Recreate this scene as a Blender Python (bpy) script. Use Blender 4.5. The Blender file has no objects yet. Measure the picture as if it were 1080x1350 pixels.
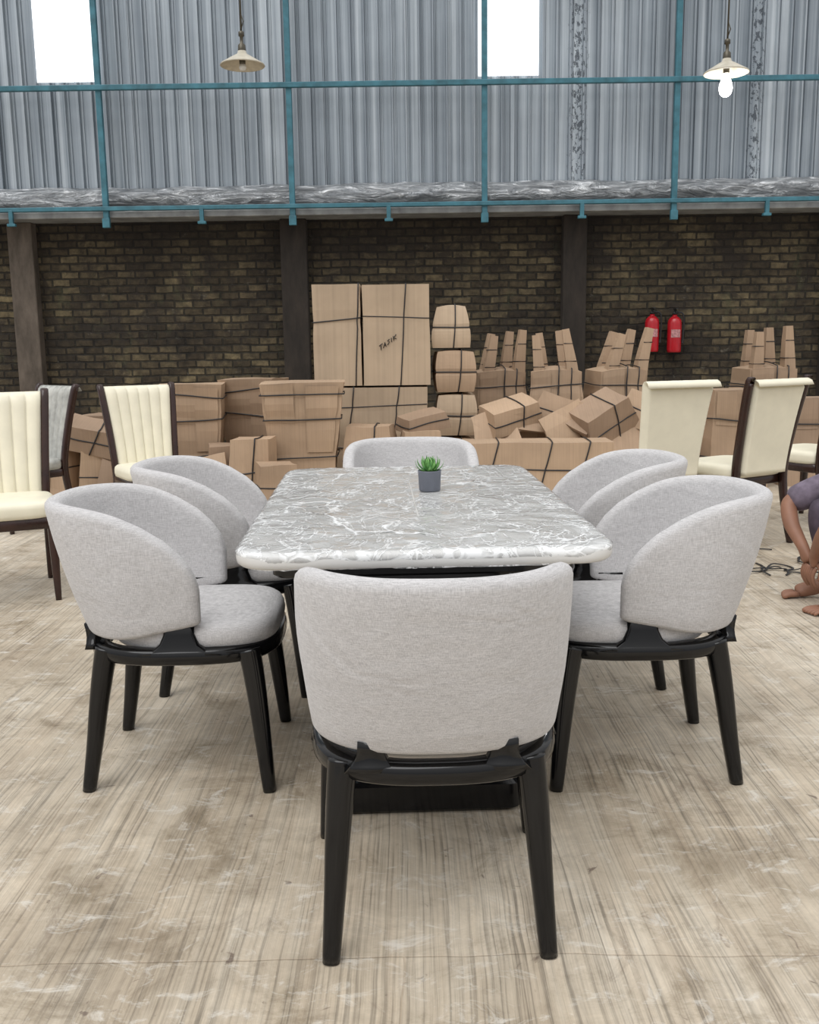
import bpy, bmesh, math, random
from mathutils import Vector, Matrix, noise
random.seed(7)
S=bpy.context.scene
S.view_settings.view_transform='Standard'
COL=S.collection
pi=math.pi

# ------------------------------------------------------------ helpers
def link(o,parent=None):
    COL.objects.link(o)
    if parent is not None: o.parent=parent
    return o
def empty(name,loc=(0,0,0),rz=0):
    e=bpy.data.objects.new(name,None); e.empty_display_size=.1
    COL.objects.link(e); e.location=loc; e.rotation_euler=(0,0,rz); return e
def mesh(name,v,f,mat=None,smooth=True):
    m=bpy.data.meshes.new(name); m.from_pydata([tuple(p) for p in v],[],f)
    bm=bmesh.new(); bm.from_mesh(m); bmesh.ops.recalc_face_normals(bm,faces=bm.faces); bm.to_mesh(m); bm.free()
    if mat: m.materials.append(mat)
    for p in m.polygons: p.use_smooth=smooth
    return m
def obj(name,m,parent=None,loc=(0,0,0),rot=(0,0,0)):
    o=bpy.data.objects.new(name,m); link(o,parent); o.location=loc; o.rotation_euler=rot; return o
def loft(rings,cap=True,closed=False,ringclosed=True):
    v=[];f=[];n=len(rings[0])
    for r in rings: v+=[tuple(p) for p in r]
    R=len(rings)
    for i in range(R if closed else R-1):
        j=(i+1)%R
        for k in range(n if ringclosed else n-1):
            l=(k+1)%n
            f.append((i*n+k,i*n+l,j*n+l,j*n+k))
    if cap and not closed:
        f.append(tuple(range(n))); f.append(tuple((R-1)*n+k for k in range(n)))
    return v,f
def tube(pts,rad,n=10,closed=False,sq=2.0,asp=1.0,ph=0):
    pts=[Vector(p) for p in pts]; N=len(pts)
    if not isinstance(rad,(list,tuple)): rad=[rad]*N
    rings=[];prev=None
    for i,p in enumerate(pts):
        if closed: t=pts[(i+1)%N]-pts[i-1]
        else: t=pts[min(i+1,N-1)]-pts[max(i-1,0)]
        t.normalize()
        if prev is None:
            a=Vector((1,0,0)) if abs(t.x)<.8 else Vector((0,1,0))
        else: a=prev
        a=(a-t*a.dot(t)).normalized(); prev=a; b=t.cross(a)
        r=[]
        for k in range(n):
            th=2*pi*k/n+ph; c,s=math.cos(th),math.sin(th)
            cc=math.copysign(abs(c)**(2/sq),c); ss=math.copysign(abs(s)**(2/sq),s)
            r.append(p+a*cc*rad[i]+b*ss*rad[i]*asp)
        rings.append(r)
    return loft(rings,cap=not closed,closed=closed)
def smoothpts(pts,sub=6):
    P=[Vector(p) for p in pts]; out=[]
    for i in range(len(P)-1):
        p0=P[max(i-1,0)];p1=P[i];p2=P[i+1];p3=P[min(i+2,len(P)-1)]
        for k in range(sub):
            t=k/sub
            out.append(.5*((2*p1)+(-p0+p2)*t+(2*p0-5*p1+4*p2-p3)*t*t+(-p0+3*p1-3*p2+p3)*t**3))
    out.append(P[-1]); return out
def join(parts):
    V=[];F=[]
    for v,f in parts:
        o=len(V); V+=[tuple(p) for p in v]; F+=[tuple(i+o for i in q) for q in f]
    return V,F
def xform(vf,M):
    v,f=vf; return [tuple(M@Vector(p)) for p in v],f
def rr(w,d,r,z=0,n=6,cx=0,cy=0):
    o=[]
    for sx,sy,a0 in ((1,1,0),(-1,1,90),(-1,-1,180),(1,-1,270)):
        for k in range(n+1):
            a=math.radians(a0+90*k/n)
            o.append((cx+sx*(w/2-r)+r*math.cos(a),cy+sy*(d/2-r)+r*math.sin(a),z))
    return o
def bbox(sx,sy,sz,b=.01,c=(0,0,0),seg=2):
    bm=bmesh.new(); bmesh.ops.create_cube(bm,size=1)
    bmesh.ops.scale(bm,vec=(sx,sy,sz),verts=bm.verts)
    if b>0: bmesh.ops.bevel(bm,geom=bm.edges[:],offset=b,segments=seg,affect='EDGES',profile=.5)
    bmesh.ops.translate(bm,vec=c,verts=bm.verts)
    bm.verts.index_update()
    v=[tuple(x.co) for x in bm.verts]; f=[tuple(x.index for x in q.verts) for q in bm.faces]; bm.free(); return v,f
def lathe(prof,n=32,c=(0,0,0)):
    rings=[[(c[0]+max(r,1e-4)*math.cos(2*pi*k/n),c[1]+max(r,1e-4)*math.sin(2*pi*k/n),c[2]+z) for k in range(n)] for r,z in prof]
    return loft(rings,cap=True)
def lerp(a,b,t): return a+(b-a)*t
def interp(tab,x):
    if x<=tab[0][0]: return tab[0][1]
    for (a,va),(b,vb) in zip(tab,tab[1:]):
        if x<=b: return lerp(va,vb,(x-a)/(b-a))
    return tab[-1][1]

# ------------------------------------------------------------ materials
class NT:
    def __init__(s,name):
        s.m=bpy.data.materials.new(name); s.m.use_nodes=True; s.t=s.m.node_tree
        s.b=s.t.nodes['Principled BSDF']; s.tc=s.t.nodes.new('ShaderNodeTexCoord')
    def n(s,t,**k):
        x=s.t.nodes.new(t)
        for a,b in k.items(): setattr(x,a,b)
        return x
    def l(s,a,b): s.t.links.new(a,b)
    def map(s,scale=(1,1,1),src='Object',rot=(0,0,0)):
        x=s.n('ShaderNodeMapping'); x.inputs['Scale'].default_value=scale; x.inputs['Rotation'].default_value=rot
        s.l(s.tc.outputs[src],x.inputs['Vector']); return x.outputs[0]
    def noise(s,vec,scale=1,detail=4,rough=.55,dist=0,out='Fac'):
        x=s.n('ShaderNodeTexNoise'); x.inputs['Scale'].default_value=scale; x.inputs['Detail'].default_value=detail
        x.inputs['Roughness'].default_value=rough; x.inputs['Distortion'].default_value=dist
        s.l(vec,x.inputs['Vector']); return x.outputs[out]
    def ramp(s,fac,stops):
        x=s.n('ShaderNodeValToRGB'); e=x.color_ramp.elements
        while len(e)<len(stops): e.new(.5)
        for i,(p,c) in enumerate(stops):
            e[i].position=p; e[i].color=(c if len(c)==4 else (*c,1)) if isinstance(c,tuple) else (c,c,c,1)
        s.l(fac,x.inputs[0]); return x.outputs[0]
    def mix(s,fac,a,b,mode='MIX'):
        x=s.n('ShaderNodeMix',data_type='RGBA',blend_type=mode)
        for sock,val in ((x.inputs[0],fac),(x.inputs[6],a),(x.inputs[7],b)):
            if isinstance(val,(int,float)): sock.default_value=val
            elif isinstance(val,tuple): sock.default_value=(*val,1) if len(val)==3 else val
            else: s.l(val,sock)
        return x.outputs[2]
    def math(s,op,a,b=0):
        x=s.n('ShaderNodeMath',operation=op)
        for sock,val in ((x.inputs[0],a),(x.inputs[1],b)):
            if isinstance(val,(int,float)): sock.default_value=val
            else: s.l(val,sock)
        return x.outputs[0]
    def warp(s,vec,scale,amt):
        c=s.noise(vec,scale,3,.5,0,'Color')
        a=s.n('ShaderNodeVectorMath',operation='SCALE'); s.l(c,a.inputs[0]); a.inputs['Scale'].default_value=amt
        b=s.n('ShaderNodeVectorMath',operation='ADD'); s.l(vec,b.inputs[0]); s.l(a.outputs[0],b.inputs[1]); return b.outputs[0]
    def vor(s,vec,scale,feature='F1'):
        x=s.n('ShaderNodeTexVoronoi',feature=feature); x.inputs['Scale'].default_value=scale; s.l(vec,x.inputs['Vector']); return x.outputs['Distance']
    def line(s,d,k):
        return s.math('MAXIMUM',s.math('SUBTRACT',1.0,s.math('MULTIPLY',d,k)),0.0)
    def bump(s,h,strength=.3,dist=.01,to='Normal'):
        x=s.n('ShaderNodeBump'); x.inputs['Strength'].default_value=strength; x.inputs['Distance'].default_value=dist
        s.l(h,x.inputs['Height']); s.l(x.outputs[0],s.b.inputs[to])
    def set(s,**k):
        for a,v in k.items():
            i=s.b.inputs[a.replace('_',' ')]
            if isinstance(v,(int,float)): i.default_value=v
            elif isinstance(v,tuple): i.default_value=(*v,1) if len(v)==3 else v
            else: s.l(v,i)
        return s
def simple(name,c,r=.5,metal=0,var=.12,scale=20,bump=.0,**k):
    t=NT(name); nz=t.noise(t.map(),scale,4)
    dark=tuple(x*(1-var) for x in c); lite=tuple(min(1,x*(1+var)) for x in c)
    t.set(Base_Color=t.ramp(nz,[(.3,dark),(.7,lite)]),Roughness=r,Metallic=metal)
    if bump: t.bump(nz,bump,.005)
    for a,v in k.items(): t.set(**{a:v})
    return t.m

def fabric_mat(name,c1,c2):
    t=NT(name)
    h=t.noise(t.map((60,60,900)),1,2,.6); v=t.noise(t.map((800,800,50)),1,2,.6)
    s=t.math('ADD',h,v); s=t.math('MULTIPLY',s,.5)
    big=t.noise(t.map(),5,4)
    col=t.ramp(s,[(.38,c1),(.60,c2)])
    col=t.mix(.25,col,t.ramp(big,[(.3,.86),(.7,1.0)]),'MULTIPLY')
    t.set(Base_Color=col,Roughness=.9,Sheen_Weight=.2)
    wr=t.noise(t.map((6,6,9)),1,2,.5,1.2)
    hh=t.math('ADD',t.math('MULTIPLY',s,.08),t.math('MULTIPLY',wr,.8))
    t.bump(hh,.33,.02); return t.m
M_fab=fabric_mat('linen_fabric',(.41,.40,.40),(.635,.62,.62))
M_black=simple('black_lacquer',(.004,.004,.0045),.13,0,.1,10)
M_black.node_tree.nodes['Principled BSDF'].inputs['Specular IOR Level'].default_value=.42
M_brownwood=simple('dark_walnut_lacquer',(.030,.012,.009),.22,0,.3,15)
M_cream=simple('cream_leather',(.82,.77,.61),.45,0,.05,9,.1)
M_grayvinyl=simple('plastic_wrapped_cream',(.42,.42,.39),.22,0,.25,14,.5)
M_teal=simple('teal_painted_steel',(.045,.16,.205),.5,0,.3,8)
M_red=simple('red_enamel',(.42,.010,.018),.25,0,.1)
M_label=simple('label_paper',(.45,.22,.22),.5,0,.5,60)
M_rubber=simple('black_rubber',(.015,.015,.015),.6)
M_strap=simple('black_strap',(.02,.02,.022),.5)
M_pot=simple('grey_ceramic',(.13,.14,.17),.6,0,.1)
M_soil=simple('soil',(.05,.035,.025),.95,0,.4,80,.5)
M_enamel=simple('cream_enamel',(.50,.46,.37),.4,0,.15)
M_brass=simple('aged_metal',(.10,.09,.07),.4,.8)
M_skin=simple('skin',(.27,.13,.08),.55,0,.12,12,.1)
M_hair=simple('black_hair',(.012,.010,.009),.6,0,.3,90,.6)
M_shirt=simple('mauve_cotton',(.16,.13,.17),.9,0,.35,22,.4)
M_trouser=simple('dark_plum_cotton',(.085,.065,.09),.9,0,.3,18,.4)
M_white=simple('eye_white',(.7,.7,.68),.3)

def leaf():
    t=NT('succulent_leaf'); z=t.noise(t.map(),60,2)
    t.set(Base_Color=t.ramp(z,[(.35,(.05,.20,.04)),(.65,(.20,.44,.12))]),Roughness=.45); return t.m
M_leaf=leaf()

def card(name,c,line=(140,2,2)):
    t=NT(name)
    a=t.noise(t.map(),1.6,4,.55); fl=t.noise(t.map(line),1,2)
    d=tuple(x*.80 for x in c); e=tuple(min(1,x*1.10) for x in c)
    col=t.ramp(a,[(.3,d),(.55,c),(.75,e)])
    col=t.mix(.35,col,t.ramp(fl,[(.35,.74),(.6,1.0)]),'MULTIPLY')
    t.set(Base_Color=col,Roughness=.7)
    t.bump(t.math('ADD',t.math('MULTIPLY',fl,.2),t.noise(t.map(),4,3,.5,.6)),.3,.02); return t.m
M_card=[card('cardboard_a',(.42,.29,.19)),card('cardboard_b',(.48,.335,.22)),card('cardboard_c',(.35,.24,.16)),card('cardboard_pale',(.53,.40,.275),(50,2,.5))]

def marble():
    t=NT('wrapped_grey_marble'); P=t.map()
    n1=t.noise(t.map((1.0,1.6,1)),1.6,5,.5,1.0)
    base=t.ramp(n1,[(.30,(.54,.53,.51)),(.48,(.63,.62,.60)),(.60,(.70,.695,.675)),(.78,(.60,.585,.56))])
    sx=t.n('ShaderNodeSeparateXYZ'); t.l(P,sx.inputs[0])
    ex=t.math('SUBTRACT',t.math('ABSOLUTE',sx.outputs[0]),.35); ey=t.math('SUBTRACT',t.math('ABSOLUTE',sx.outputs[1]),.66)
    ed=t.math('MINIMUM',t.math('MULTIPLY',t.math('MAXIMUM',t.math('MAXIMUM',ex,ey),0.0),8.0),1.0)
    t.set(Base_Color=t.mix(t.math('MULTIPLY',ed,.35),base,(.8,.8,.79)),Roughness=.3,Coat_Weight=.15,Coat_Roughness=.08)
    t.b.inputs['Specular IOR Level'].default_value=.3
    return t.m
M_marble=marble()
def film_top():
    t=NT('wrinkled_clear_film'); P=t.map()
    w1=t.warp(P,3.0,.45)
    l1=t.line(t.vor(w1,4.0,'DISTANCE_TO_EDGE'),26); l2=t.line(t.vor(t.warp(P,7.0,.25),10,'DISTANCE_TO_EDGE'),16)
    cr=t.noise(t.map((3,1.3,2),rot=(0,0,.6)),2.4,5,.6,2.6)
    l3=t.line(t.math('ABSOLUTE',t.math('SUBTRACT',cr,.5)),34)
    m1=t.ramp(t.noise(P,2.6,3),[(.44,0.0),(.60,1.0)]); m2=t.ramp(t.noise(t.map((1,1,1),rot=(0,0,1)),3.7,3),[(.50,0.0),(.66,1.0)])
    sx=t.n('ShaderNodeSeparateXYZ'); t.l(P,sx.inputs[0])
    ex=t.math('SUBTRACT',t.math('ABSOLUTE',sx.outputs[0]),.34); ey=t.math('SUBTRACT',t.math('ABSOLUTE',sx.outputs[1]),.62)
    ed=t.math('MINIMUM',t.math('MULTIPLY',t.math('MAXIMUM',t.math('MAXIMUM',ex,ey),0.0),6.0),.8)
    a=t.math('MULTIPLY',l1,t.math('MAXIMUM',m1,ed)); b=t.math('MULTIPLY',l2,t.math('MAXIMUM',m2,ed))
    crease=t.math('MINIMUM',t.math('ADD',t.math('ADD',a,b),t.math('MULTIPLY',l3,.8)),1.0)  # whitish film creases, with their catch lights painted in as white lines
    hz=t.ramp(t.noise(t.map((1.5,1,1)),3,5,.65,1.5),[(.42,.04),(.68,.42)])  # patchy white haze painted into the film in place of glare
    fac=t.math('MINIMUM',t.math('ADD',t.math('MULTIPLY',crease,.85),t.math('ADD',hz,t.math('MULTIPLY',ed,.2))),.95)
    nt=t.t; out=nt.nodes['Material Output']
    w=t.noise(t.map((3,2.2,3)),1.6,3,.5,1.6)
    h=t.math('ADD',t.math('ADD',w,t.math('MULTIPLY',crease,.16)),t.math('MULTIPLY',t.vor(w1,5),.5))
    bp=t.n('ShaderNodeBump'); bp.inputs['Strength'].default_value=.42; bp.inputs['Distance'].default_value=.02; t.l(h,bp.inputs['Height'])
    gl=t.n('ShaderNodeBsdfGlossy'); gl.inputs['Roughness'].default_value=.10; t.l(bp.outputs[0],gl.inputs['Normal'])
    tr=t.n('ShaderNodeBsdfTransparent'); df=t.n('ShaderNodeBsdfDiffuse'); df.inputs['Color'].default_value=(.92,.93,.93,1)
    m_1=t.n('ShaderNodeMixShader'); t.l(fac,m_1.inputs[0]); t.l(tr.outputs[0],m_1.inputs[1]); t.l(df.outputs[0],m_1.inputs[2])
    fr=t.n('ShaderNodeFresnel'); fr.inputs['IOR'].default_value=1.27; t.l(bp.outputs[0],fr.inputs['Normal'])
    m_2=t.n('ShaderNodeMixShader'); t.l(fr.outputs[0],m_2.inputs[0]); t.l(m_1.outputs[0],m_2.inputs[1]); t.l(gl.outputs[0],m_2.inputs[2])
    t.l(m_2.outputs[0],out.inputs['Surface']); return t.m
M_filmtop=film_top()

def floor_mat():
    t=NT('worn_board_floor'); P=t.map()
    WP=t.warp(P,1.2,.05)
    mp=t.n('ShaderNodeMapping'); mp.inputs['Scale'].default_value=(120,1.4,1); t.l(WP,mp.inputs['Vector'])
    fine=t.noise(mp.outputs[0],1,4,.65,.1)
    mp2=t.n('ShaderNodeMapping'); mp2.inputs['Scale'].default_value=(14,.5,1); t.l(WP,mp2.inputs['Vector'])
    mid=t.noise(mp2.outputs[0],1,3,.6,.3)
    blot=t.noise(P,.9,7,.7); bl2=t.noise(P,4.5,7,.75,.6)
    c=t.ramp(mid,[(.25,(.475,.40,.31)),(.5,(.53,.46,.365)),(.78,(.58,.52,.43))])
    fm=t.ramp(t.noise(P,1.6,4,.6),[(.35,.40),(.65,.95)])
    c=t.mix(fm,c,t.ramp(fine,[(.36,.45),(.45,.84),(.52,1.0),(.68,1.16)]),'MULTIPLY')
    c=t.mix(.9,c,t.ramp(blot,[(.32,(.62,.58,.53)),(.46,(.93,.91,.88)),(.58,(1.08,1.08,1.08)),(.72,(1.26,1.28,1.30))]),'MULTIPLY')
    c=t.mix(.95,c,t.ramp(bl2,[(.34,(.62,.59,.54)),(.47,(.95,.945,.94)),(.56,(1.04,1.04,1.04)),(.68,(1.22,1.22,1.22))]),'MULTIPLY')
    br=t.n('ShaderNodeTexBrick'); br.offset=.37
    br.inputs['Scale'].default_value=1; br.inputs['Brick Width'].default_value=2.44; br.inputs['Row Height'].default_value=1.22
    br.inputs['Mortar Size'].default_value=.003; br.inputs['Mortar Smooth'].default_value=.8
    br.inputs['Color1'].default_value=(.90,.90,.89,1); br.inputs['Color2'].default_value=(1.06,1.06,1.05,1); br.inputs['Mortar'].default_value=(.75,.7,.65,1)
    t.l(t.warp(P,2.5,.05),br.inputs['Vector']); c=t.mix(.6,c,br.outputs['Color'],'MULTIPLY')
    sp=t.noise(t.map((3,2.4,1)),1.5,7,.78,1)
    c=t.mix(t.ramp(sp,[(.58,0.0),(.71,.65)]),c,(.20,.15,.11))
    sp2=t.noise(t.map((1,1,1)),17,3,.6,1)
    c=t.mix(t.ramp(sp2,[(.68,0.0),(.74,.75)]),c,(.13,.09,.07))
    sc=t.noise(t.map((5,9,1)),2.0,6,.75,.8)
    c=t.mix(t.ramp(sc,[(.55,0.0),(.67,.6)]),c,(.72,.69,.63))
    t.set(Base_Color=c,Roughness=t.ramp(blot,[(.3,.45),(.7,.62)]))
    t.bump(t.math('ADD',fine,t.math('MULTIPLY',br.outputs['Fac'],-.6)),.5,.004); return t.m
def brick_mat():
    t=NT('old_brick')
    cx=t.n('ShaderNodeSeparateXYZ'); t.l(t.tc.outputs['Object'],cx.inputs[0])
    cb=t.n('ShaderNodeCombineXYZ'); t.l(t.math('ADD',cx.outputs[0],cx.outputs[1]),cb.inputs[0]); t.l(cx.outputs[2],cb.inputs[1])
    vm=t.warp(cb.outputs[0],5,.035)
    br=t.n('ShaderNodeTexBrick'); br.inputs['Scale'].default_value=1
    br.inputs['Brick Width'].default_value=.215; br.inputs['Row Height'].default_value=.086; br.inputs['Mortar Size'].default_value=.013
    br.inputs['Mortar Smooth'].default_value=.5; br.inputs['Bias'].default_value=-.15
    br.inputs['Color1'].default_value=(.055,.041,.027,1); br.inputs['Color2'].default_value=(.170,.134,.085,1); br.inputs['Mortar'].default_value=(.030,.025,.018,1)
    t.l(vm,br.inputs['Vector'])
    n1=t.noise(t.map((.7,.7,1)),1.2,7,.7); n2=t.noise(t.map(),14,4,.65); n3=t.noise(t.map((1,1,1)),2.6,7,.72,.8)
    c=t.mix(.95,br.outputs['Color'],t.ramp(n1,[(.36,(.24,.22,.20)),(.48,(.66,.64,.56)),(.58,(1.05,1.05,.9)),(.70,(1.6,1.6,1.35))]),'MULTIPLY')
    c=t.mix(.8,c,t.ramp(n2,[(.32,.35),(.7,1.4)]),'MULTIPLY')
    c=t.mix(t.ramp(n3,[(.50,0.0),(.62,.8)]),c,(.026,.020,.015))
    c=t.mix(t.ramp(t.noise(t.map((1.5,2,1.0)),2.1,7,.78),[(.57,0.0),(.72,.45)]),c,(.085,.090,.045))
    c=t.mix(t.ramp(t.noise(t.map((2,2,3.0)),2.7,6,.78),[(.62,0.0),(.76,.5)]),c,(.25,.23,.18))
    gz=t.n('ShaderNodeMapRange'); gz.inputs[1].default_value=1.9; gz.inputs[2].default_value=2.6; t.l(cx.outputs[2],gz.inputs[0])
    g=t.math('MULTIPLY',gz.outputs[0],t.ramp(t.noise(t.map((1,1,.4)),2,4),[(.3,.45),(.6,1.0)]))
    c=t.mix(t.math('MULTIPLY',g,.75),c,(.018,.014,.012))  # shade below the ledge painted into the brick colour, broken up by noise
    t.set(Base_Color=c,Roughness=.9)
    t.bump(t.math('ADD',t.math('MULTIPLY',br.outputs['Fac'],-1),t.math('MULTIPLY',n2,.7)),.9,.025); return t.m
def pillar_mat(name,a,b):
    t=NT(name); n=t.noise(t.map((2,2,.7)),3,6,.65)
    t.set(Base_Color=t.ramp(n,[(.3,a),(.7,b)]),Roughness=.9); t.bump(n,.5,.02); return t.m
def metal_mat():
    t=NT('galvanised_sheet')
    st=t.noise(t.map((11,1,.12)),1,5,.7); n=t.noise(t.map(),1.1,5,.6)
    c=t.ramp(st,[(.32,(.22,.255,.29)),(.5,(.36,.405,.445)),(.7,(.60,.65,.685))])
    c=t.mix(.6,c,t.ramp(n,[(.3,.75),(.7,1.1)]),'MULTIPLY')
    cx=t.n('ShaderNodeSeparateXYZ'); t.l(t.tc.outputs['Object'],cx.inputs[0])
    def band(x0,w):
        return t.math('MAXIMUM',t.math('SUBTRACT',1.0,t.math('DIVIDE',t.math('ABSOLUTE',t.math('SUBTRACT',cx.outputs[0],x0)),w)),0.0)
    bands=t.math('ADD',band(1.92,.14),band(3.88,.11))
    spk=t.noise(t.map((1,1,.6)),26,4,.7,.3)
    th=t.math('GREATER_THAN',t.math('ADD',spk,t.math('MULTIPLY',bands,.12)),.63)
    th=t.math('MULTIPLY',th,t.math('MINIMUM',t.math('MULTIPLY',bands,1.5),.8))
    c=t.mix(th,c,(.05,.06,.075))
    t.set(Base_Color=c,Roughness=.38,Metallic=.4); return t.m
def crumple_metal():
    t=NT('crumpled_foil_flashing'); n=t.noise(t.map((1.2,2,5)),2.5,5,.6,1.5)
    t.set(Base_Color=t.ramp(n,[(.3,(.15,.16,.17)),(.52,(.30,.31,.32)),(.66,(.66,.67,.68))]),Roughness=.28,Metallic=.6); t.bump(n,1,.06); return t.m
def poly_mat():
    t=NT('translucent_skylight'); n=t.noise(t.map(),1,2)
    t.set(Base_Color=(.85,.88,.9),Roughness=.5,Emission_Color=(.95,.98,1.0),Emission_Strength=t.ramp(n,[(.3,.95),(.7,1.0)])); return t.m
M_floor=floor_mat(); M_brick=brick_mat(); M_metal=metal_mat(); M_foil=crumple_metal(); M_poly=poly_mat()
M_pl=pillar_mat('stained_render',(.045,.036,.027),(.15,.12,.095)); M_pd=pillar_mat('dark_render',(.012,.010,.008),(.042,.032,.025))
M_ledge=simple('grey_ledge_metal',(.30,.31,.31),.5,.2,.35,5,.2)

# ------------------------------------------------------------ room
v,f=bbox(18,17,.1,0,(0,0,0)); obj('floor',mesh('floor',v,f,M_floor,False),loc=(0,4.2,-.05))
WY=11.5
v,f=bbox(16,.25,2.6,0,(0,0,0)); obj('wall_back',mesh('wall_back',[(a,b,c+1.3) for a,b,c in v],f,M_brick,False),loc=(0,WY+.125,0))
for i,(x,w,m) in enumerate([(-4.36,.28,M_pl),(-1.27,.30,M_pd),(1.92,.27,M_pd),(4.95,.3,M_pd),(-7.4,.3,M_pd)]):
    v,f=bbox(w,.16,2.58,.012,(0,-.08,1.29)); v2,f2=bbox(w+.06,.2,.12,.012,(0,-.1,.06)); 
    V,F=join([(v,f),(v2,f2)]); obj('wall_pillar',mesh('wall_pillar',V,F,m,False),loc=(x,WY,0))
def corr(x0,x1,z0,z1,y,pitch=.15,dep=.045,seq=((0,0),(.42,0),(.47,1),(.55,1),(.60,0),(.72,0),(.75,.45),(.79,.45),(.82,0))):
    prof=[(x0,y)]; x=-8
    while x<x1-1e-4:
        for a,h in seq:
            xx=x+a*pitch
            if x0<xx<=x1: prof.append((xx,y-h*dep))
        x+=pitch
    prof.append((x1,y))
    V=[];F=[];n=len(prof)
    for k in range(2): V+=[(a,b,lerp(z0,z1,k)) for a,b in prof]
    for i in range(n-1): F.append((i,i+1,n+i+1,n+i))
    return V,F
MY=11.32; ZW=4.06
parts=[corr(-8,8,2.72,ZW,MY),corr(-8,-4.0,ZW,6.6,MY),corr(-3.33,.82,ZW,6.6,MY),corr(1.48,8,ZW,6.6,MY)]
for x in (-6.9,-5.1,-3.0,-.9,1.2,3.0,4.9,6.6): parts.append(bbox(.05,.02,1.3 if 1<x<1.3 else 3.85,.0,(x,MY-.035,2.73+(.65 if 1<x<1.3 else 1.925))))
V,F=join(parts); obj('wall_back_cladding',mesh('wall_back_cladding',V,F,M_metal,False))
for i,(a,b) in enumerate([(-4.0,-3.33),(.82,1.48)]):
    V,F=corr(a,b,ZW-.02,6.6,MY-.05,.14,.008); obj('window_%d'%(i+1),mesh('window',V,F,M_poly,False))
rings=[]
for i in range(241):
    x=-8+16*i/240; r=[]
    for k in range(11):
        a=k/10; z=2.66+.27*a; y=MY-.05-.13*math.sin(pi*a)**.8
        d=noise.noise(Vector((x*1.8,z*6,1.3)))*.06+noise.noise(Vector((x*5,z*9,4)))*.025
        r.append((x,y+d*math.sin(pi*min(1,a+.1)),z+d*.5))
    rings.append(r)
v,f=loft(rings,cap=False,ringclosed=False); obj('trim_1',mesh('flashing',v,f,M_foil,True))
v,f=bbox(16,.42,.07,.01,(0,0,0)); obj('trim_2',mesh('ledge',v,f,M_ledge,False),loc=(0,11.27,2.615))
TY=11.04; P=[]
for x in (-7.5,-5.40,-3.27,-1.23,.87,2.94,5.03,7.1):
    P.append(bbox(.06,.06,4.05,.006,(x,TY,4.52)))
P.append(bbox(16,.05,.055,.006,(0,TY-.03,3.915)))
P.append(bbox(16,.05,.045,.006,(0,TY-.03,2.67)))
P.append(bbox(16,.06,.06,.006,(0,TY,6.5)))
for x in (-6.4,-4.3,-2.22,-.18,1.93,3.95,6.0): 
    P.append(bbox(.045,.04,.16,.004,(x,TY-.04,2.585))); P.append(bbox(.09,.05,.03,.004,(x,TY-.04,2.51)))
for x in (-5.40,-3.27,-1.23,.87,2.94,5.03): P.append(bbox(.08,.05,.1,.004,(x,TY-.02,2.52)))
for x in (-1.16,2.2): P.append(bbox(.08,11,.1,.006,(x,5.6,6.42)))
V,F=join(P); obj('steel_wall_frame',mesh('steel_wall_frame',V,F,M_teal,False))

# ------------------------------------------------------------ dining chair
def sgp(a,e): return math.copysign(abs(a)**e,a)
def shell_mesh():
    ZT=[(-.34,.793),(-.30,.793),(-.24,.790),(-.19,.784),(-.14,.773),(-.09,.755),(-.05,.735),(-.01,.708),(.02,.684),(.045,.658),(.062,.636),(.074,.615),(.082,.592),(.088,.565)]
    st=[]
    arm=[(.088,.30),(.085,.60),(.079,.82),(.070,.96),(.055,1),(.04,1),(.02,1),(0,1),(-.03,1)]
    for y,k in arm: st.append(('a',1,y,k))
    N=48
    for i in range(N+1): st.append(('e',0,math.radians(90-180*i/N),1))
    for y,k in reversed(arm): st.append(('a',-1,y,k))
    pl=[]
    for t,s,p,k in st:
        if t=='a':
            q=(p+.06)/.148
            pl.append((Vector((s*(.252-.008*q*q),p,0)),Vector((s*(.228-.003*q),p-.004,0)),k))
        else:
            sx=sgp(math.sin(p),2/2.5); cy=abs(math.cos(p))**(2/2.5)
            pl.append((Vector((.252*sx,-.06-.278*cy,0)),Vector((.228*sx,-.05-.188*cy,0)),k))
    zt=[interp(ZT,a.y) for a,b,k in pl]
    for _ in range(2): zt=[zt[0]]+[(zt[i-1]+2*zt[i]+zt[i+1])/4 for i in range(1,len(zt)-1)]+[zt[-1]]
    rings=[]; n=len(pl)
    for i,(T,B,k) in enumerate(pl):
        tg=(pl[min(i+1,n-1)][0]-pl[max(i-1,0)][0]).normalized(); nr=Vector((tg.y,-tg.x,0))
        if nr.dot(T-Vector((0,-.02,0)))<0: nr=-nr
        th=.048*k; r=th/2
        q=max(0,min(1,(T.y+.25)/.33)); zb=.426+.040*q*q+(1-k)*.014
        z1=zt[i]
        sec=[]
        for j in range(9): sec.append((r,lerp(zb+r*.6,z1-r,j/8)))
        for j in range(1,6): a=pi*j/6; sec.append((r*math.cos(a),z1-r+r*math.sin(a)))
        for j in range(9): sec.append((-r,lerp(z1-r,zb+r*.6,j/8)))
        for j in range(1,6): a=pi+pi*j/6; sec.append((r*math.cos(a),zb+r*.6+r*.6*math.sin(a)))
        ring=[]
        for o,z in sec:
            fr=(z-.44)/.36; pp=B.lerp(T,max(-.1,fr)); pp=pp+nr*(o+.010*math.sin(pi*max(0,min(1,fr))))
            w=noise.noise(Vector((pp.x*14,pp.y*14,z*9)))*.0018
            ring.append((pp.x+nr.x*w,pp.y+nr.y*w,z))
        rings.append(ring)
    v,f=loft(rings,cap=True); return mesh('backrest_shell',v,f,M_fab)
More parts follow.
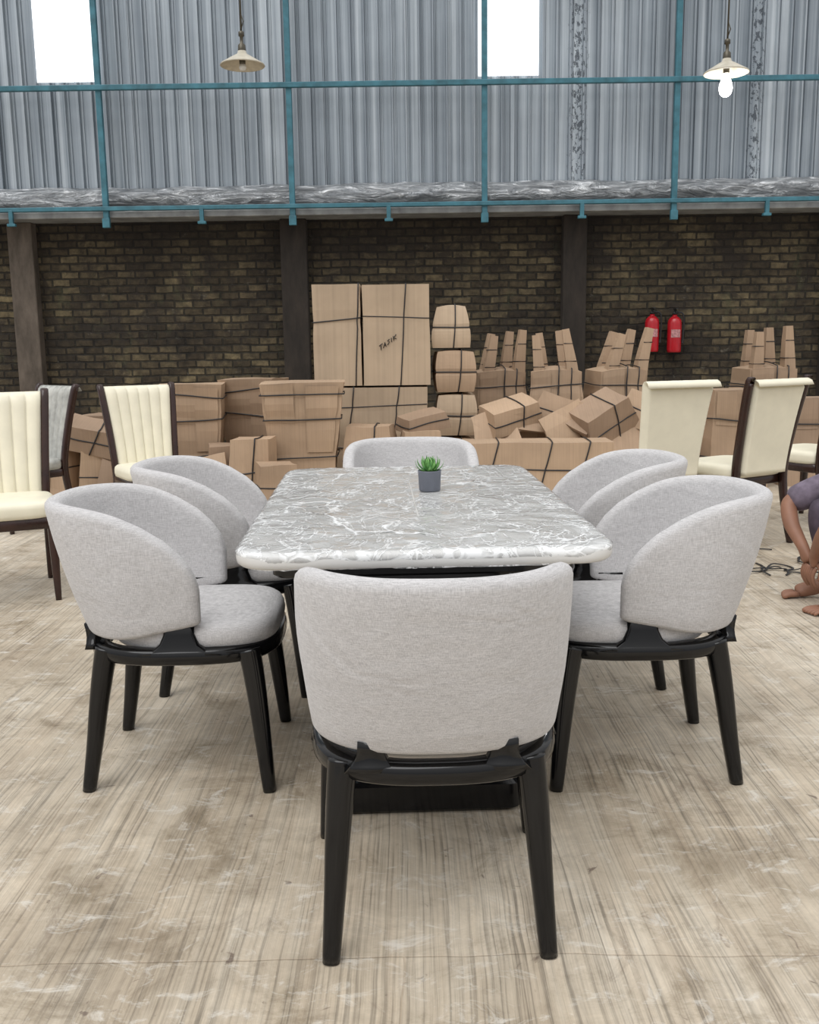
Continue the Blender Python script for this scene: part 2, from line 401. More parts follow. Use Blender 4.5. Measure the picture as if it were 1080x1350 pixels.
def plan(hw,y0,y1,n=64,e1=3.0,e2=2.4):
    o=[];cy=(y0+y1)/2;hd=(y1-y0)/2
    for k in range(n):
        a=2*pi*k/n; e=e1 if math.sin(a)>0 else e2
        o.append((hw*sgp(math.cos(a),2/e),cy+hd*sgp(math.sin(a),2/e)))
    return o
def cushion_mesh(hw,y0,y1,zs,mat,name,e1=3.2,e2=2.5):
    cy=(y0+y1)/2; P=plan(hw,y0,y1,e1=e1,e2=e2); rings=[]
    for z,s in zs: rings.append([(x*s,cy+(y-cy)*s,z) for x,y in P])
    v,f=loft(rings,cap=True); return mesh(name,v,f,mat)
def frame_vf():
    P=plan(.258,-.252,.285,e1=3.0,e2=2.7); n=len(P); rings=[]
    for i in range(n):
        a=Vector((*P[i-1],0)); b=Vector((*P[(i+1)%n],0)); p=Vector((*P[i],0)); t=(b-a).normalized(); nr=Vector((t.y,-t.x,0))
        c=p-nr*.024
        q=max(0,min(1,(p.y+.25)/.5)); zc=.384-.002*q
        r=[]
        for k in range(12):
            th=2*pi*k/12; r.append(c+nr*.024*sgp(math.cos(th),.6)+Vector((0,0,zc+.023*sgp(math.sin(th),.6))))
        rings.append(r)
    return loft(rings,closed=True)
def chair_wood():
    parts=[frame_vf()]
    for s in (1,-1):
        R=[.031,.0305,.030,.0295,.029,.0285,.028,.0275,.027,.0262,.0255,.0248,.024,.0232,.0224,.0216,.0208,.02,.0192,.0184,.0176]
        parts.append(tube(smoothpts([(s*.184,-.180,.395),(s*.189,-.190,.35),(s*.197,-.207,.25),(s*.206,-.226,.12),(s*.215,-.246,0)],5),R,14,sq=2.6))
        parts.append(tube(smoothpts([(s*.214,.205,.392),(s*.219,.213,.35),(s*.230,.226,.25),(s*.241,.239,.12),(s*.25,.25,0)],5),R,14,sq=2.6))
        L=[(-.085,.392),(-.05,.399),(-.026,.418),(-.014,.444),(-.010,.490)]; Rr=[(.14,.389),(.105,.397),(.078,.416),(.066,.444),(.064,.490)]
        rings=[]
        for (ya,za),(yb,zb) in zip(L,Rr):
            xc=.240-.014*(za-.39)/.1
            rings.append([(s*(xc-.017),ya,za),(s*(xc+.010),ya,za),(s*(xc+.015),ya+.008,za),(s*(xc+.015),yb-.008,zb),(s*(xc+.010),yb,zb),(s*(xc-.017),yb,zb)])
        parts.append(loft(rings))
        rings=[]
        for z,w,y in ((.390,.052,-.224),(.403,.036,-.224),(.418,.028,-.224),(.435,.026,-.226),(.455,.025,-.230)):
            rings.append([(s*.128+a*w,y+b*.017,z) for a,b in ((-1,-1),(1,-1),(1,1),(-1,1))])
        parts.append(loft(rings))
    parts.append(bbox(.44,.04,.03,.005,(0,.02,.38)))
    V,F=join(parts); return mesh('frame_and_legs',V,F,M_black)
ME_shell=shell_mesh()
ME_cush=cushion_mesh(.236,-.195,.280,[(.382,.86),(.396,.945),(.408,.985),(.426,1.0),(.444,.992),(.456,.965),(.464,.92),(.469,.82),(.472,.6),(.474,.3)],M_fab,'seat_cushion',3.4,2.6)
ME_wood=chair_wood()
def dining_chair(x,y,rz):
    e=empty('dining_chair',(x,y,0),math.radians(rz))
    obj('backrest',ME_shell,e); obj('seat',ME_cush,e); obj('legs_frame',ME_wood,e); return e
dining_chair(.042,1.98,1.4)
dining_chair(-.650,2.715,-90+2)
dining_chair(.640,2.70,90-1)
dining_chair(-.618,3.43,-90+1)
dining_chair(.615,3.42,90+1)
dining_chair(.010,3.86,180+1.4)

# ------------------------------------------------------------ table
T=empty('dining_table',(.012,2.86,0),math.radians(2.0))
W,D=.872,1.50; rings=[]
for z,ins in ((.700,.02),(.702,.008),(.707,.002),(.716,0),(.728,0),(.735,.003),(.7385,.009),(.7395,.02),(.7395,.06),(.7395,.15)):
    rings.append(rr(W-2*ins,D-2*ins,max(.02,.095-ins),z,10))
v,f=loft(rings); obj('marble_top',mesh('marble_top',v,f,M_marble),T)
def slab(w,d,z0,z1,r,b=.006,w2=None,d2=None):
    w2=w2 or w; d2=d2 or d
    return loft([rr(w-2*b,d-2*b,r,z0),rr(w,d,r,z0+b),rr(w2,d2,r,z1-b),rr(w2-2*b,d2-2*b,r,z1)])
V,F=join([slab(.72,1.26,.655,.7005,.03),slab(.34,.86,.075,.66,.03,.006,.46,1.0),slab(.50,1.06,0,.085,.03,.01),slab(.42,.96,.08,.10,.03,.006)])
m=mesh('pedestal',V,F,M_black,False); obj('pedestal_base',m,T)
def filmring(w,d,r,z,amp,ka=1):
    b=rr(w,d,r,0,10); dn=[]
    for i in range(len(b)):
        a=Vector(b[i]); c=Vector(b[(i+1)%len(b)]); n=1 if (i%11)!=10 else 48
        for k in range(n): dn.append(a.lerp(c,k/n))
    o=[]
    for p in dn:
        q=Vector((p.x*7,p.y*7,3)); h=1-abs(noise.noise(q))*2.6; h2=1-abs(noise.noise(q*2.3+Vector((9,2,1))))*3
        dz=(max(0,h)**3*.0016+max(0,h2)**3*.0008)*ka
        s=noise.noise(Vector((p.x*16,p.y*16,z*60)))*amp
        o.append((p.x+p.x*s,p.y+p.y*s,z+dz+(abs(s)*.6 if amp>0 else 0)))
    return o
rings=[]
for k in range(40):
    ins=.435*(1-k/39)
    ins=max(ins,.007)
    rings.append(filmring(max(.004,W-2*ins),D-2*ins,min(max(.0015,.095-ins*.6),max(.0015,(W-2*ins)/2-.0005)),.7402-(.0012 if k==39 else 0),0,.3 if k>37 else 1))
rings.append(filmring(W+.003,D+.003,.097,.7340,.001,.2))
for j in range(1,6):
    rings.append(filmring(W+.005-.004*j,D+.005-.004*j,.097,.729-.006*j,.001+.0022*j,.2))
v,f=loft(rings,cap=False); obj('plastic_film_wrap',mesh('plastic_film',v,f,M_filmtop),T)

PL=empty('potted_succulent',(.064,2.99,.7415))
v,f=lathe([(.001,0),(.030,0),(.033,.003),(.036,.06),(.037,.064),(.034,.064),(.033,.055),(.001,.055)],32)
obj('pot',mesh('pot',v,f,M_pot),PL)
v,f=lathe([(.001,.054),(.0325,.054),(.03,.058),(.001,.060)],24); obj('soil',mesh('soil',v,f,M_soil),PL)
parts=[]
for ring,(n,el,L) in enumerate([(9,18,.056),(9,38,.054),(7,58,.048),(4,78,.044)]):
    for k in range(n):
        az=2*pi*(k+.5*ring)/n+random.uniform(-.15,.15); e=math.radians(el+random.uniform(-6,6)); rings=[]
        for j in range(7):
            t=j/6; ln=L*t; ee=e+.5*t*t
            rr_=.004+ln*math.cos(ee) ; z=.058+ln*math.sin(ee)
            w=.0078*math.sin(pi*(.18+.8*t))*(1-.3*t)+.0003; h=.0028*(1-t)+.0003
            c=Vector((math.cos(az)*rr_,math.sin(az)*rr_,z)); sd=Vector((-math.sin(az),math.cos(az),0)); up=Vector((-math.cos(az)*math.sin(ee),-math.sin(az)*math.sin(ee),math.cos(ee)))
            rings.append([c+sd*w+up*h*.6,c+up*h*.2,c-sd*w+up*h*.6,c-up*h*1.3])
        parts.append(loft(rings))
V,F=join(parts); obj('leaves',mesh('leaves',V,F,M_leaf),PL)

# ------------------------------------------------------------ cream chairs
def cream_back(fl=6,mat=None):
    nx=72; nz=26; front=[];back=[]
    for j in range(nz+1):
        t=j/nz; z=lerp(.43,.94,min(1,t/.82)) if t<.82 else .94
        y=-.195-.085*min(1,t/.82)**1.3; hw=lerp(.185,.228,t**1.5)
        R=.045; a=0
        if t>=.82:
            a=(t-.82)/.18*pi*.95
            y=-.28-R+R*math.cos(a); z=.94+R*math.sin(a)
        th=.055 if t<.82 else lerp(.055,.02,min(1,(t-.82)/.08))
        fade=1 if t<.80 else max(0,1-(t-.80)/.12)
        fr=[];bk=[]
        for i in range(nx+1):
            u=i/nx; x=(u*2-1)*hw; g=abs(math.sin(pi*u*fl)); ed=max(.12,min(1,min(u,1-u)/.05)**.5)
            bul=.016*g**.45*fade
            n=Vector((0,math.cos(a),math.sin(a)))
            fr.append((x,y+n.y*bul*ed,z+n.z*bul*ed)); bk.append((x,y-n.y*th*ed,z-n.z*th*ed))
        front.append(fr);back.append(bk)
    rings=[front[j]+back[j][::-1] for j in range(nz+1)]
    v,f=loft(rings); return mesh('channel_back',v,f,mat)
CB={}
def cream_chair(x,y,rz,stiles=True,mat=M_cream,name='cream_dining_chair',sc=1.0):
    e=empty(name,(x,y,0),math.radians(rz)); e.scale=(sc,sc,sc)
    if mat.name not in CB:
        CB[mat.name]=(cream_back(6,mat),cushion_mesh(.235,-.20,.25,[(.405,.93),(.412,.985),(.43,1.0),(.455,1.0),(.47,.985),(.482,.93),(.488,.8),(.49,.4)],mat,'seat_pad',5,6))
    obj('channel_backrest',CB[mat.name][0],e); obj('seat_pad',CB[mat.name][1],e)
    parts=[slab(.45,.43,.355,.41,.03)]
    parts[0]=([(a,b+.025,c) for a,b,c in parts[0][0]],parts[0][1])
    for s in (1,-1):
        parts.append(tube(smoothpts([(s*.205,.215,.40),(s*.205,.222,.2),(s*.207,.228,0)],4),[.026-.0015*i for i in range(9)],10,sq=4))
        if stiles: pts=[(s*.20,-.285,0),(s*.20,-.235,.2),(s*.203,-.205,.42),(s*.215,-.235,.65),(s*.238,-.30,.95),(s*.239,-.325,.975)]
        else: pts=[(s*.19,-.285,0),(s*.19,-.235,.2),(s*.185,-.19,.43)]
        q=smoothpts(pts,5); parts.append(tube(q,[lerp(.016,.020,min(1,i/8)) for i in range(len(q))],10,sq=4,asp=1.2))
    V,F=join(parts); obj('wood_frame',mesh('wood_frame',V,F,M_brownwood),e); return e
cream_chair(-1.97,4.66,203,sc=.99)
cream_chair(-1.59,6.05,212,sc=.96)
cream_chair(-2.60,6.5,140,True,M_grayvinyl,'plastic_wrapped_chair',.95)
cream_chair(1.40,5.62,16,False,sc=.985)
cream_chair(1.93,5.74,30,sc=.98)
cream_chair(2.62,6.25,30,True,M_cream)

# ------------------------------------------------------------ cartons
def carton_vf(w,d,h,top=(1,1),bot=(1,1),amp=.02,seed=0,bulge=.0,cuts=7,straps_h=(.5,),straps_v=(),fs=2.2,flaps=False):
    off=Vector((seed*7.3,seed*3.1,seed*1.7))
    def dfm(p,extra=0):
        x,y,z=p; t=z+.5
        sx=lerp(bot[0],top[0],t); sy=lerp(bot[1],top[1],t); b=1+bulge*(1-(2*t-1)**2)
        pin=1
        for sh in straps_h: pin-=.035*math.exp(-((t-sh)/.05)**2)
        q=Vector((x*w*sx*b*pin,y*d*sy*b*pin,t*h))
        if bulge: q.z+=h*.06*t*(1-4*x*x*.9)*(1-4*y*y*.6)*(1 if t>.9 else 0)
        nv=noise.noise_vector(q*fs+off)*amp+noise.noise_vector(q*fs*2.2+off)*amp*.3
        if t<.02: nv.z=0
        q=q+nv
        if extra:
            m=Vector((0,0,0))
            if abs(x)>=.499: m.x=math.copysign(1,x)
            if abs(y)>=.499: m.y=math.copysign(1,y)
            if abs(z)>=.499: m.z=math.copysign(1,z)
            q=q+m*extra
        q.z=max(q.z,.0)
        return q
    bm=bmesh.new(); bmesh.ops.create_cube(bm,size=1); bmesh.ops.subdivide_edges(bm,edges=bm.edges[:],cuts=cuts,use_grid_fill=True)
    for q in bm.verts: q.co=dfm(tuple(q.co))
    bm.verts.index_update(); V=[tuple(q.co) for q in bm.verts]; F=[tuple(a.index for a in q.verts) for q in bm.faces]; bm.free()
    rs=random.Random(seed)
    if flaps:
        # folded closing flaps: thin overlapping panels lying proud of the front face and lid
        def panel(c0,c1,face):
            grid=[]
            for i in range(7):
                row=[]
                for j in range(7):
                    a=lerp(c0[0],c1[0],i/6); b_=lerp(c0[1],c1[1],j/6)
                    row.append(dfm((a,-.5,b_),.007+.008*(j/6)) if face=='f' else dfm((a,b_,.5),.007))
                grid.append(row)
            v=[p for r in grid for p in r]; ff=[(i*7+j,i*7+j+1,(i+1)*7+j+1,(i+1)*7+j) for i in range(6) for j in range(6)]
            return v,ff
        P=[(V,F),panel((-.46,.15),(-.02+rs.uniform(-.1,.1),.49),'f'),panel((.06,-.1),(.45,.47),'f')]
        V,F=join(P)
    st=[]
    def sq(n=14):
        o=[]
        for k in range(n): o.append((-.5+k/n,-.5))
        for k in range(n): o.append((.5,-.5+k/n))
        for k in range(n): o.append((.5-k/n,.5))
        for k in range(n): o.append((-.5,.5-k/n))
        return o
    ex=.018 if flaps else .006
    for sh in straps_h:
        ti=rs.uniform(-.05,.05)
        st.append(tube([dfm((a,b,sh-.5+ti*a),ex) for a,b in sq()],.0055,5,closed=True))
    for sv in straps_v: st.append(tube([dfm((sv+.1*b,a,b),ex) for a,b in sq()],.0055,5,closed=True))
    return (V,F),st
def carton(name,loc,size,rz=0,mi=0,extra_parts=(),**k):
    e=empty(name,loc,math.radians(rz))
    (V,F),st=carton_vf(*size,**k)
    V,F=join([(V,F)]+list(extra_parts)); obj('cardboard_body',mesh('cardboard_body',V,F,M_card[mi],False),e)
    if st: V,F=join(st); obj('straps',mesh('straps',V,F,M_strap),e)
    return e
carton('cardboard_carton',(-.32,8.72,0),(.98,.55,.81),0,3,amp=.006,seed=1,straps_h=(.35,.8),straps_v=(-.2,.2))
carton('cardboard_carton',(-.60,8.72,.828),(.41,.5,.86),0,3,amp=.006,seed=2,straps_h=(.65,),straps_v=(.42,))
carton('cardboard_carton',(-.09,8.70,.828),(.575,.5,.85),0,3,amp=.006,seed=3,straps_h=(.68,),straps_v=(.1,))
for i in range(4):
    carton('cardboard_carton',(.41+.012*(i%2)-(.03 if i==3 else 0),8.70,.380*i),(.35,.42,.345),random.uniform(-4,4),3 if i%2 else 1,amp=.012,seed=10+i,bulge=.14,cuts=11,straps_h=(.5,),straps_v=(.1,),top=(.90,.90) if i<3 else (.70,.76),bot=(.9,.9))
def wchair(x,y,w,d,h,rz,mi,seed,**k):
    carton('wrapped_chair_carton',(x,y,0),(w,d,h),rz,mi,top=(1.05,1.0),bot=(.72,.8),amp=.014,seed=seed,straps_h=(.35,.68,.9),flaps=True,**k)
wchair(-.83,7.75,.62,.5,.90,3,1,21)
wchair(-1.30,8.3,.46,.5,.91,-8,0,22)
wchair(-1.74,7.95,.48,.5,.885,5,1,23)
wchair(-2.5,8.3,.45,.45,.62,-5,2,24)
wchair(-3.2,8.4,.5,.5,.8,4,0,25)
wchair(-4.0,8.6,.5,.5,.85,14,1,27)
LEG=((-.16,-.14,-.02),(.18,-.14,.03),(-.11,.16,.0),(.12,.16,.02))
def upturned(x,y,rz,mi,seed,tilt=0):
    ex=[]
    for (a,b,dz) in LEG:
        ex.append(tube([(a*.9,b,.78),(a*.87+tilt*.4,b,.95+dz),(a*.82+tilt*.9,b,1.12+dz),(a*.8+tilt*1.3,b,1.26+dz)],[.082,.070,.058,.046],4,ph=pi/4))
    e=carton('upturned_wrapped_chair',(x,y,0),(.54,.5,.90),rz,mi,extra_parts=ex,top=(.84,.82),bot=(.9,.9),bulge=.07,amp=.018,seed=seed,straps_h=(.45,.62,.86),straps_v=(.0,.25),flaps=True)
    P=[]
    for (a,b,dz) in LEG:
        for z,k,r in ((.97,.5,.068),(1.13,.92,.056)): P.append(tube([(a*.85+tilt*k+r*.75*cx_,b+r*.75*cy_,z+dz) for cx_,cy_ in ((1,1),(-1,1),(-1,-1),(1,-1))],.0045,4,closed=True))
    V,F=join(P); obj('leg_ties',mesh('leg_ties',V,F,M_strap),e)
upturned(.86,9.38,8,0,31,.05); upturned(1.39,9.2,-6,1,32,-.05); upturned(1.98,9.3,10,1,33,.09)
upturned(3.35,9.2,4,0,34)
carton('wrapped_chair_carton',(2.60,7.9,0),(.5,.45,.78),8,0,top=(.8,.8),bot=(1,1),amp=.02,seed=41,straps_h=(.3,.7),straps_v=(.1,),flaps=True)
carton('wrapped_chair_carton',(3.3,8.0,0),(.55,.5,.7),-8,2,top=(.8,.8),amp=.02,seed=42,straps_h=(.3,.7),flaps=True)
carton('long_carton',(.95,7.30,0),(1.12,.42,.45),-3,1,top=(1,.9),amp=.010,seed=43,straps_h=(.55,),straps_v=(-.3,.05,.3))
def heap(name,items,seed):
    random.seed(seed); e=empty(name); byM={}; st=[]
    for i,(x,y,z,w,d,h,rx,ry,rz) in enumerate(items):
        M=Matrix.Translation((x,y,z))@Matrix.Rotation(math.radians(rz),4,'Z')@Matrix.Rotation(math.radians(rx),4,'X')@Matrix.Rotation(math.radians(ry),4,'Y')
        thin=min(w,d,h)<.08
        vf,s=carton_vf(w,d,h,top=(random.uniform(.7,.95),.9),amp=.03 if thin else .02,seed=seed+i,cuts=4,straps_h=() if thin else (.5,),straps_v=(0.1,) if (i%2 and not thin) else (),fs=3)
        byM.setdefault(i%3,[]).append(xform(vf,M)); st+=[xform(q,M) for q in s]
    for k,L in byM.items():
        V,F=join(L); obj('crumpled_cardboard',mesh('crumpled_cardboard',V,F,M_card[(1,0,2)[k]],False),e)
    V,F=join(st); obj('straps',mesh('straps',V,F,M_strap),e)
heap('crumpled_cardboard_pile',[(.88,8.15,.02,.6,.4,.5,0,0,10),(1.35,8.15,.02,.6,.45,.45,0,0,-12),(1.85,8.05,.02,.6,.45,.5,0,0,15),
  (.85,8.0,.50,.45,.35,.2,10,-14,20),(1.22,8.05,.44,.5,.3,.28,-10,18,-10),(1.62,7.95,.42,.5,.35,.3,15,-28,25),(1.92,7.95,.45,.42,.3,.28,-12,22,-30),
  (1.05,7.85,.46,.44,.02,.30,-38,12,15),(1.75,7.7,.1,.5,.02,.62,-24,16,-8),(1.45,7.74,.1,.45,.02,.60,-18,-20,12),(1.95,7.62,.05,.4,.02,.55,-30,-25,10),(1.30,7.80,.5,.36,.02,.26,-50,30,-20),
  (.75,7.75,.3,.40,.02,.38,-28,-18,-12),(1.60,7.80,.55,.40,.02,.22,-60,8,30)],51)
heap('cardboard_offcut_heap',[(-2.35,7.55,.0,.45,.4,.42,0,0,10),(-2.0,7.35,.0,.4,.3,.28,0,0,-15),(-1.42,7.55,.0,.36,.35,.42,0,0,12),(-1.18,7.35,0,.32,.3,.5,0,0,-6),
  (-.98,7.1,0,.3,.3,.33,0,0,18),(-2.45,7.5,.42,.4,.3,.2,12,14,0),(-1.7,7.3,0,.3,.3,.3,0,0,20),(-2.75,7.6,0,.4,.4,.6,0,6,-20),(-2.2,7.25,0,.4,.02,.5,-22,8,10),(-1.5,7.2,0,.36,.02,.4,-25,-10,-14)],71)
heap('loose_cardboard_stack',[(.10,7.85,0,.40,.4,.5,0,0,5),(-.30,7.75,0,.46,.4,.55,0,0,-5),(.12,7.9,.5,.36,.3,.12,5,-8,20)],91)
strokes=[[(0,.09),(.05,.10)],[(.025,.095),(.03,.03)],[(.06,.04),(.085,.1),(.10,.04)],[(.07,.065),(.1,.07)],[(.15,.11),(.12,.10),(.15,.075),(.12,.05)],[(.175,.115),(.18,.06)],[(.205,.12),(.21,.065)],[(.245,.125),(.21,.095),(.25,.07)]]
parts=[]
for s in strokes: parts.append(tube([(-.24+a*.6,8.447,1.10+b*.7+a*.3) for a,b in s],.0035,5))
V,F=join(parts); obj('marker_lettering',mesh('marker_lettering',V,F,M_rubber))

# ------------------------------------------------------------ fire extinguishers
def ext(x,z):
    e=empty('fire_extinguisher',(x,WY-.1,z))
    v,f=lathe([(.001,0),(.07,0),(.078,.01),(.08,.03),(.08,.33),(.072,.37),(.045,.40),(.026,.41),(.026,.43),(.001,.43)],28); obj('cylinder_body',mesh('body',v,f,M_red),e)
    P=[lathe([(.001,.43),(.03,.43),(.03,.455),(.015,.46),(.015,.48),(.001,.48)],14),bbox(.025,.13,.014,.003,(0,-.03,.495)),xform(bbox(.025,.13,.012,.003),Matrix.Translation((0,-.03,.475))@Matrix.Rotation(.25,4,'X')),
       tube(smoothpts([(.02,0,.45),(.085,-.02,.44),(.10,-.02,.33),(.095,-.02,.18),(.09,-.02,.10)],5),[.010]*16+[.010,.011,.013,.015,.017],8)]
    V,F=join(P); obj('valve_and_hose',mesh('valve',V,F,M_rubber),e)
    rings=[[(.0815*math.sin(a),-.0815*math.cos(a),z) for a in [(-.7+1.4*i/12) for i in range(13)]] for z in (.17,.26)]
    v,f=loft(rings,cap=False,ringclosed=False); obj('label',mesh('label',v,f,M_label),e)
    v,f=bbox(.05,.03,.2,.004,(0,.088,.25)); obj('wall_bracket',mesh('bracket',v,f,M_brass),e)
ext(2.83,1.04); ext(3.09,1.03)

# ------------------------------------------------------------ pendant lamps
bulbm=NT('lamp_glow').set(Emission_Color=(1,.98,.95),Emission_Strength=9.0,Base_Color=(1,1,1)).m
def pendant(x,y,z,lit):
    e=empty('pendant_lamp',(x,y,z))
    v,f=loft([[(max(r,1e-4)*math.cos(2*pi*k/40),max(r,1e-4)*math.sin(2*pi*k/40),h) for k in range(40)] for r,h in [(.150,0),(.155,.004),(.150,.012),(.11,.035),(.06,.065),(.035,.078),(.028,.098),(.022,.098),(.03,.070),(.056,.056),(.105,.027),(.145,.004)]],closed=True)
    obj('shade',mesh('shade',v,f,M_enamel),e)
    v,f=lathe([(.001,.085),(.026,.085),(.028,.10),(.026,.135),(.012,.15),(.012,.19),(.02,.195),(.02,.22),(.006,.23),(.001,.23)],16); 
    V,F=join([(v,f),tube([(0,0,.22),(.002,0,1.0),(0,0,6.38-z)],.006,6),tube([(.0,0,.24),(.018,0,.29),(0,0,.34)],.004,6),lathe([(.001,-.0),(.02,0),(.022,.03),(.022,.09),(.001,.09)],14)])
    obj('socket_and_cord',mesh('socket',V,F,M_brass),e)
    if lit:
        v,f=lathe([(.001,-.15),(.02,-.148),(.038,-.13),(.046,-.10),(.042,-.065),(.03,-.035),(.022,-.0),(.001,-.0)],24); obj('bulb',mesh('bulb',v,f,bulbm),e)
        l=bpy.data.lights.new('bulb_light','POINT'); l.energy=8; l.shadow_soft_size=.05; o=bpy.data.objects.new('bulb_light',l); link(o,e); o.location=(0,0,-.2)
    else:
        v,f=lathe([(.001,-.03),(.018,-.026),(.026,-.01),(.022,.01),(.001,.01)],20); obj('bulb',mesh('bulb',v,f,M_white),e)
pendant(-1.11,7.15,3.09,False); pendant(2.24,7.15,2.995,True)

# ------------------------------------------------------------ strap litter
parts=[]
random.seed(4)
for i in range(16):
    x=random.uniform(1.75,2.5); y=random.uniform(4.75,5.4); a=random.uniform(0,6.3); pts=[]
    for k in range(5):
        pts.append((x,y,.006+ (.02 if k in(1,3) else 0)*random.random())); a+=random.uniform(-1.3,1.3); x+=.07*math.cos(a); y+=.07*math.sin(a)
    q=smoothpts(pts,4); parts.append(tube(q,.006,6,asp=.5))
V,F=join(parts); obj('packing_strap_scraps',mesh('packing_strap_scraps',V,F,M_strap))

# ------------------------------------------------------------ squatting worker
PE=empty('squatting_person',(.13,.02,0))
def skin(name,chains,mat,sub=2):
    verts=[];edges=[];rad=[];idx={}
    for ch in chains:
        prev=None
        for key,p,r in ch:
            if key in idx: i=idx[key]
            else:
                i=len(verts); idx[key]=i; verts.append(p); rad.append(r)
            if prev is not None: edges.append((prev,i))
            prev=i
    m=bpy.data.meshes.new(name); m.from_pydata(verts,edges,[]); m.materials.append(mat)
    o=obj(name,m,PE)
    o.modifiers.new('skin','SKIN').use_smooth_shade=True
    sv=m.skin_vertices[0].data
    for i,r in enumerate(rad): sv[i].radius=r if isinstance(r,tuple) else (r,r)
    sv[0].use_root=True
    s=o.modifiers.new('sub','SUBSURF'); s.levels=sub; s.render_levels=sub
    return o
pel=(2.12,4.24,.20)
def Y(s,a): return 4.22+s*a
arms=lambda ex,upto:[[('ch',(1.98,4.22,.46),(.15+ex,.11+ex)),('sh%d'%s,(1.90,Y(s,.17),.55),.060+ex),('ua%d'%s,(1.79,Y(s,.22),.50),.055+ex),('el%d'%s,(1.645,Y(s,.25),.43),.046+ex)]+
    ([] if upto else [('fa%d'%s,(1.635,Y(s,.17),.34),.037),('wr%d'%s,(1.655,Y(s,.06),.25),.026),('pm%d'%s,(1.665,Y(s,.03),.19),(.036,.018))]) for s in (-1,1)]
legs=lambda ex,upto:[[('pe',pel,(.15+ex,.13+ex)),('hp%d'%s,(2.04,Y(s,.10),.22),.088+ex),('th%d'%s,(1.90,Y(s,.13),.34),.078+ex),('kn%d'%s,(1.745,Y(s,.14),.43),.056+ex),('cf%d'%s,(1.79,Y(s,.14),.29),.054+ex),('sn%d'%s,(1.81,Y(s,.13),.15),.04+ex)]+
    ([] if upto else [('an%d'%s,(1.82,Y(s,.13),.075),.034),('ft%d'%s,(1.74,Y(s,.14),.045),(.034,.042)),('bl%d'%s,(1.66,Y(s,.15),.026),(.044,.022))])+[] for s in (-1,1)]
spine=lambda ex:[[('pe',pel,(.15+ex,.13+ex)),('wa',(2.08,4.22,.34),(.14+ex,.10+ex)),('ch',(1.98,4.22,.46),(.15+ex,.11+ex)),('up',(1.95,4.22,.56),(.12+ex,.085+ex)),('nk',(1.94,4.22,.63),.055+ex*.6)]]
bodyc=spine(0); bodyc[0]+= [('hd',(1.93,4.22,.69),.05)]
skin('body',bodyc+arms(0,False)+legs(0,False),M_skin)
skin('shirt',spine(.018)+arms(.022,True),M_shirt)
skin('trousers',[[('pe',pel,(.165,.145)),('wa',(2.09,4.23,.30),(.15,.12))]]+legs(.018,True),M_trouser)
parts=[]
for s in (-1,1):
    for k in range(5):
        y=Y(s,.15)+s*(-.034+.017*k); L=(.052,.048,.043,.037,.03)[k]; r=(.013,.009,.0088,.008,.0075)[k]
        parts.append(tube(smoothpts([(1.665,y,.022),(1.645-L*.4,y,.020),(1.645-L*.8,y,.013),(1.643-L,y,.009)],2),[r,r*1.05,r,r*1.05,r,r*.85,r*.4],8))
    hx,hy,hz=1.665,Y(s,.03),.04
    for k in range(4):
        L=(.07,.078,.073,.058)[k]; y=hy+s*(.028-.019*k)
        parts.append(tube(smoothpts([(hx,y,.145+hz),(hx-.012,y,.115+hz),(hx-.008,y,.115-L*.45+hz),(hx+.008,y,.115-L*.9+hz)],3),[.0095,.0093,.009,.009,.0088,.0085,.0082,.0078,.007,.004],8))
    parts.append(tube(smoothpts([(hx+.005,hy+s*.025,.165+hz),(hx+.015,hy+s*.045,.14+hz),(hx+.01,hy+s*.052,.115+hz),(hx+.004,hy+s*.05,.092+hz)],3),[.012,.012,.0115,.011,.011,.0105,.01,.009,.008,.005],8))
V,F=join(parts); obj('fingers_and_toes',mesh('digits',V,F,M_skin),PE)
def head():
    bm=bmesh.new(); bmesh.ops.create_icosphere(bm,subdivisions=4,radius=1)
    for q in bm.verts:
        x,y,z=q.co
        X=x*.092;Yy=y*.074;Z=z*.112
        if z<0: Yy*=1-.28*z*z; X*=1-.12*z*z
        fr=max(0,-x)
        X-= .022*math.exp(-((y/.16)**2))*math.exp(-(((z+.10)/.17)**2))*fr
        X-= .008*math.exp(-((y/.3)**2))*math.exp(-(((z+.42)/.08)**2))*fr
        X-= .010*math.exp(-((y/.3)**2))*math.exp(-(((z+.78)/.15)**2))
        for s in (-1,1): X+=.012*math.exp(-(((y-s*.38)/.2)**2))*math.exp(-(((z-.08)/.13)**2))*fr
        q.co=(X,Yy,Z)
    bm.verts.index_update(); V=[tuple(q.co) for q in bm.verts]; F=[tuple(a.index for a in q.verts) for q in bm.faces]; bm.free(); return V,F
HM=Matrix.Translation((1.915,4.22,.785))@Matrix.Rotation(math.radians(-22),4,'Y')
v,f=xform(head(),HM); obj('head',mesh('head',v,f,M_skin),PE)
def ell(c,r,n=14):
    rings=[[(c[0]+r[0]*math.sin(pi*j/n)*math.cos(2*pi*k/16)if 0<j<n else c[0],c[1]+r[1]*math.sin(pi*j/n)*math.sin(2*pi*k/16)if 0<j<n else c[1],c[2]+r[2]*math.cos(pi*j/n)) for k in range(16)] for j in range(n+1)]
    return loft(rings,cap=False)
V,F=join([xform(ell((-.072,s*.028,.008),(.012,.014,.009)),HM) for s in(-1,1)]); obj('eyes',mesh('eyes',V,F,M_white),PE)
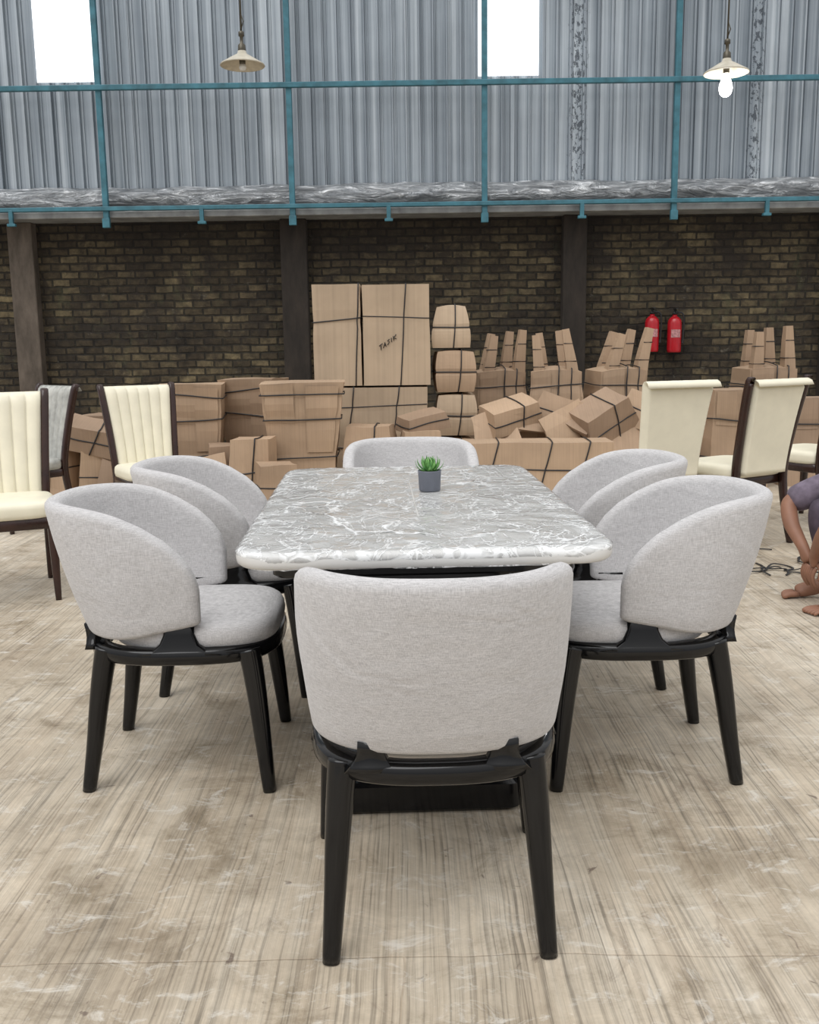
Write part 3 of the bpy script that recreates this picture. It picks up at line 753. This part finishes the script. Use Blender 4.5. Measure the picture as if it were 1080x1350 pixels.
V,F=join([xform(ell((-.082,s*.028,.006),(.004,.006,.006)),HM) for s in(-1,1)]+[xform(ell((-.083,s*.03,.030),(.005,.018,.003)),HM) for s in(-1,1)]); obj('pupils_brows',mesh('pupils',V,F,M_hair),PE)
V,F=join([xform(ell((.005,s*.075,-.005),(.018,.008,.030)),HM) for s in(-1,1)]); obj('ears',mesh('ears',V,F,M_skin),PE)
hv,hf=head(); keep=[(a*1.07+.006,b*1.08,c*1.06+.006) for a,b,c in hv]
hf=[q for q in hf if all((hv[i][2]>.045 or (hv[i][0]>.02 and hv[i][2]>-.05)) for i in q)]
hm=mesh('hair',xform((keep,hf),HM)[0],hf,M_hair); ho=obj('hair',hm,PE); sm=ho.modifiers.new('s','SOLIDIFY'); sm.thickness=.008

# ------------------------------------------------------------ light
w=bpy.data.worlds.new('overcast_daylight'); S.world=w; w.use_nodes=True; nt=w.node_tree
bg=nt.nodes['Background']; tc=nt.nodes.new('ShaderNodeTexCoord'); sp=nt.nodes.new('ShaderNodeSeparateXYZ'); rp=nt.nodes.new('ShaderNodeValToRGB')
nt.links.new(tc.outputs['Generated'],sp.inputs[0]); nt.links.new(sp.outputs[2],rp.inputs[0])
rp.color_ramp.elements[0].position=0; rp.color_ramp.elements[0].color=(.42,.43,.45,1)
rp.color_ramp.elements[1].position=.75; rp.color_ramp.elements[1].color=(1,1,1,1)
nt.links.new(rp.outputs[0],bg.inputs[0]); bg.inputs[1].default_value=1.15
s=bpy.data.lights.new('soft_sun','SUN'); s.energy=1.5; s.angle=math.radians(45); o=bpy.data.objects.new('soft_sun',s); COL.objects.link(o)
o.rotation_euler=(math.radians(30),math.radians(-18),0)

# ------------------------------------------------------------ camera
c=bpy.data.cameras.new('camera'); co=bpy.data.objects.new('camera',c); COL.objects.link(co)
c.sensor_fit='HORIZONTAL'; c.sensor_width=36; c.lens=1280/1080*36; c.clip_end=100
R=Matrix.Rotation(math.radians(90-9.97),4,'X')@Matrix.Rotation(-.0145,4,'Z')
co.matrix_world=Matrix.Translation((0,0,1.2))@R
S.camera=co
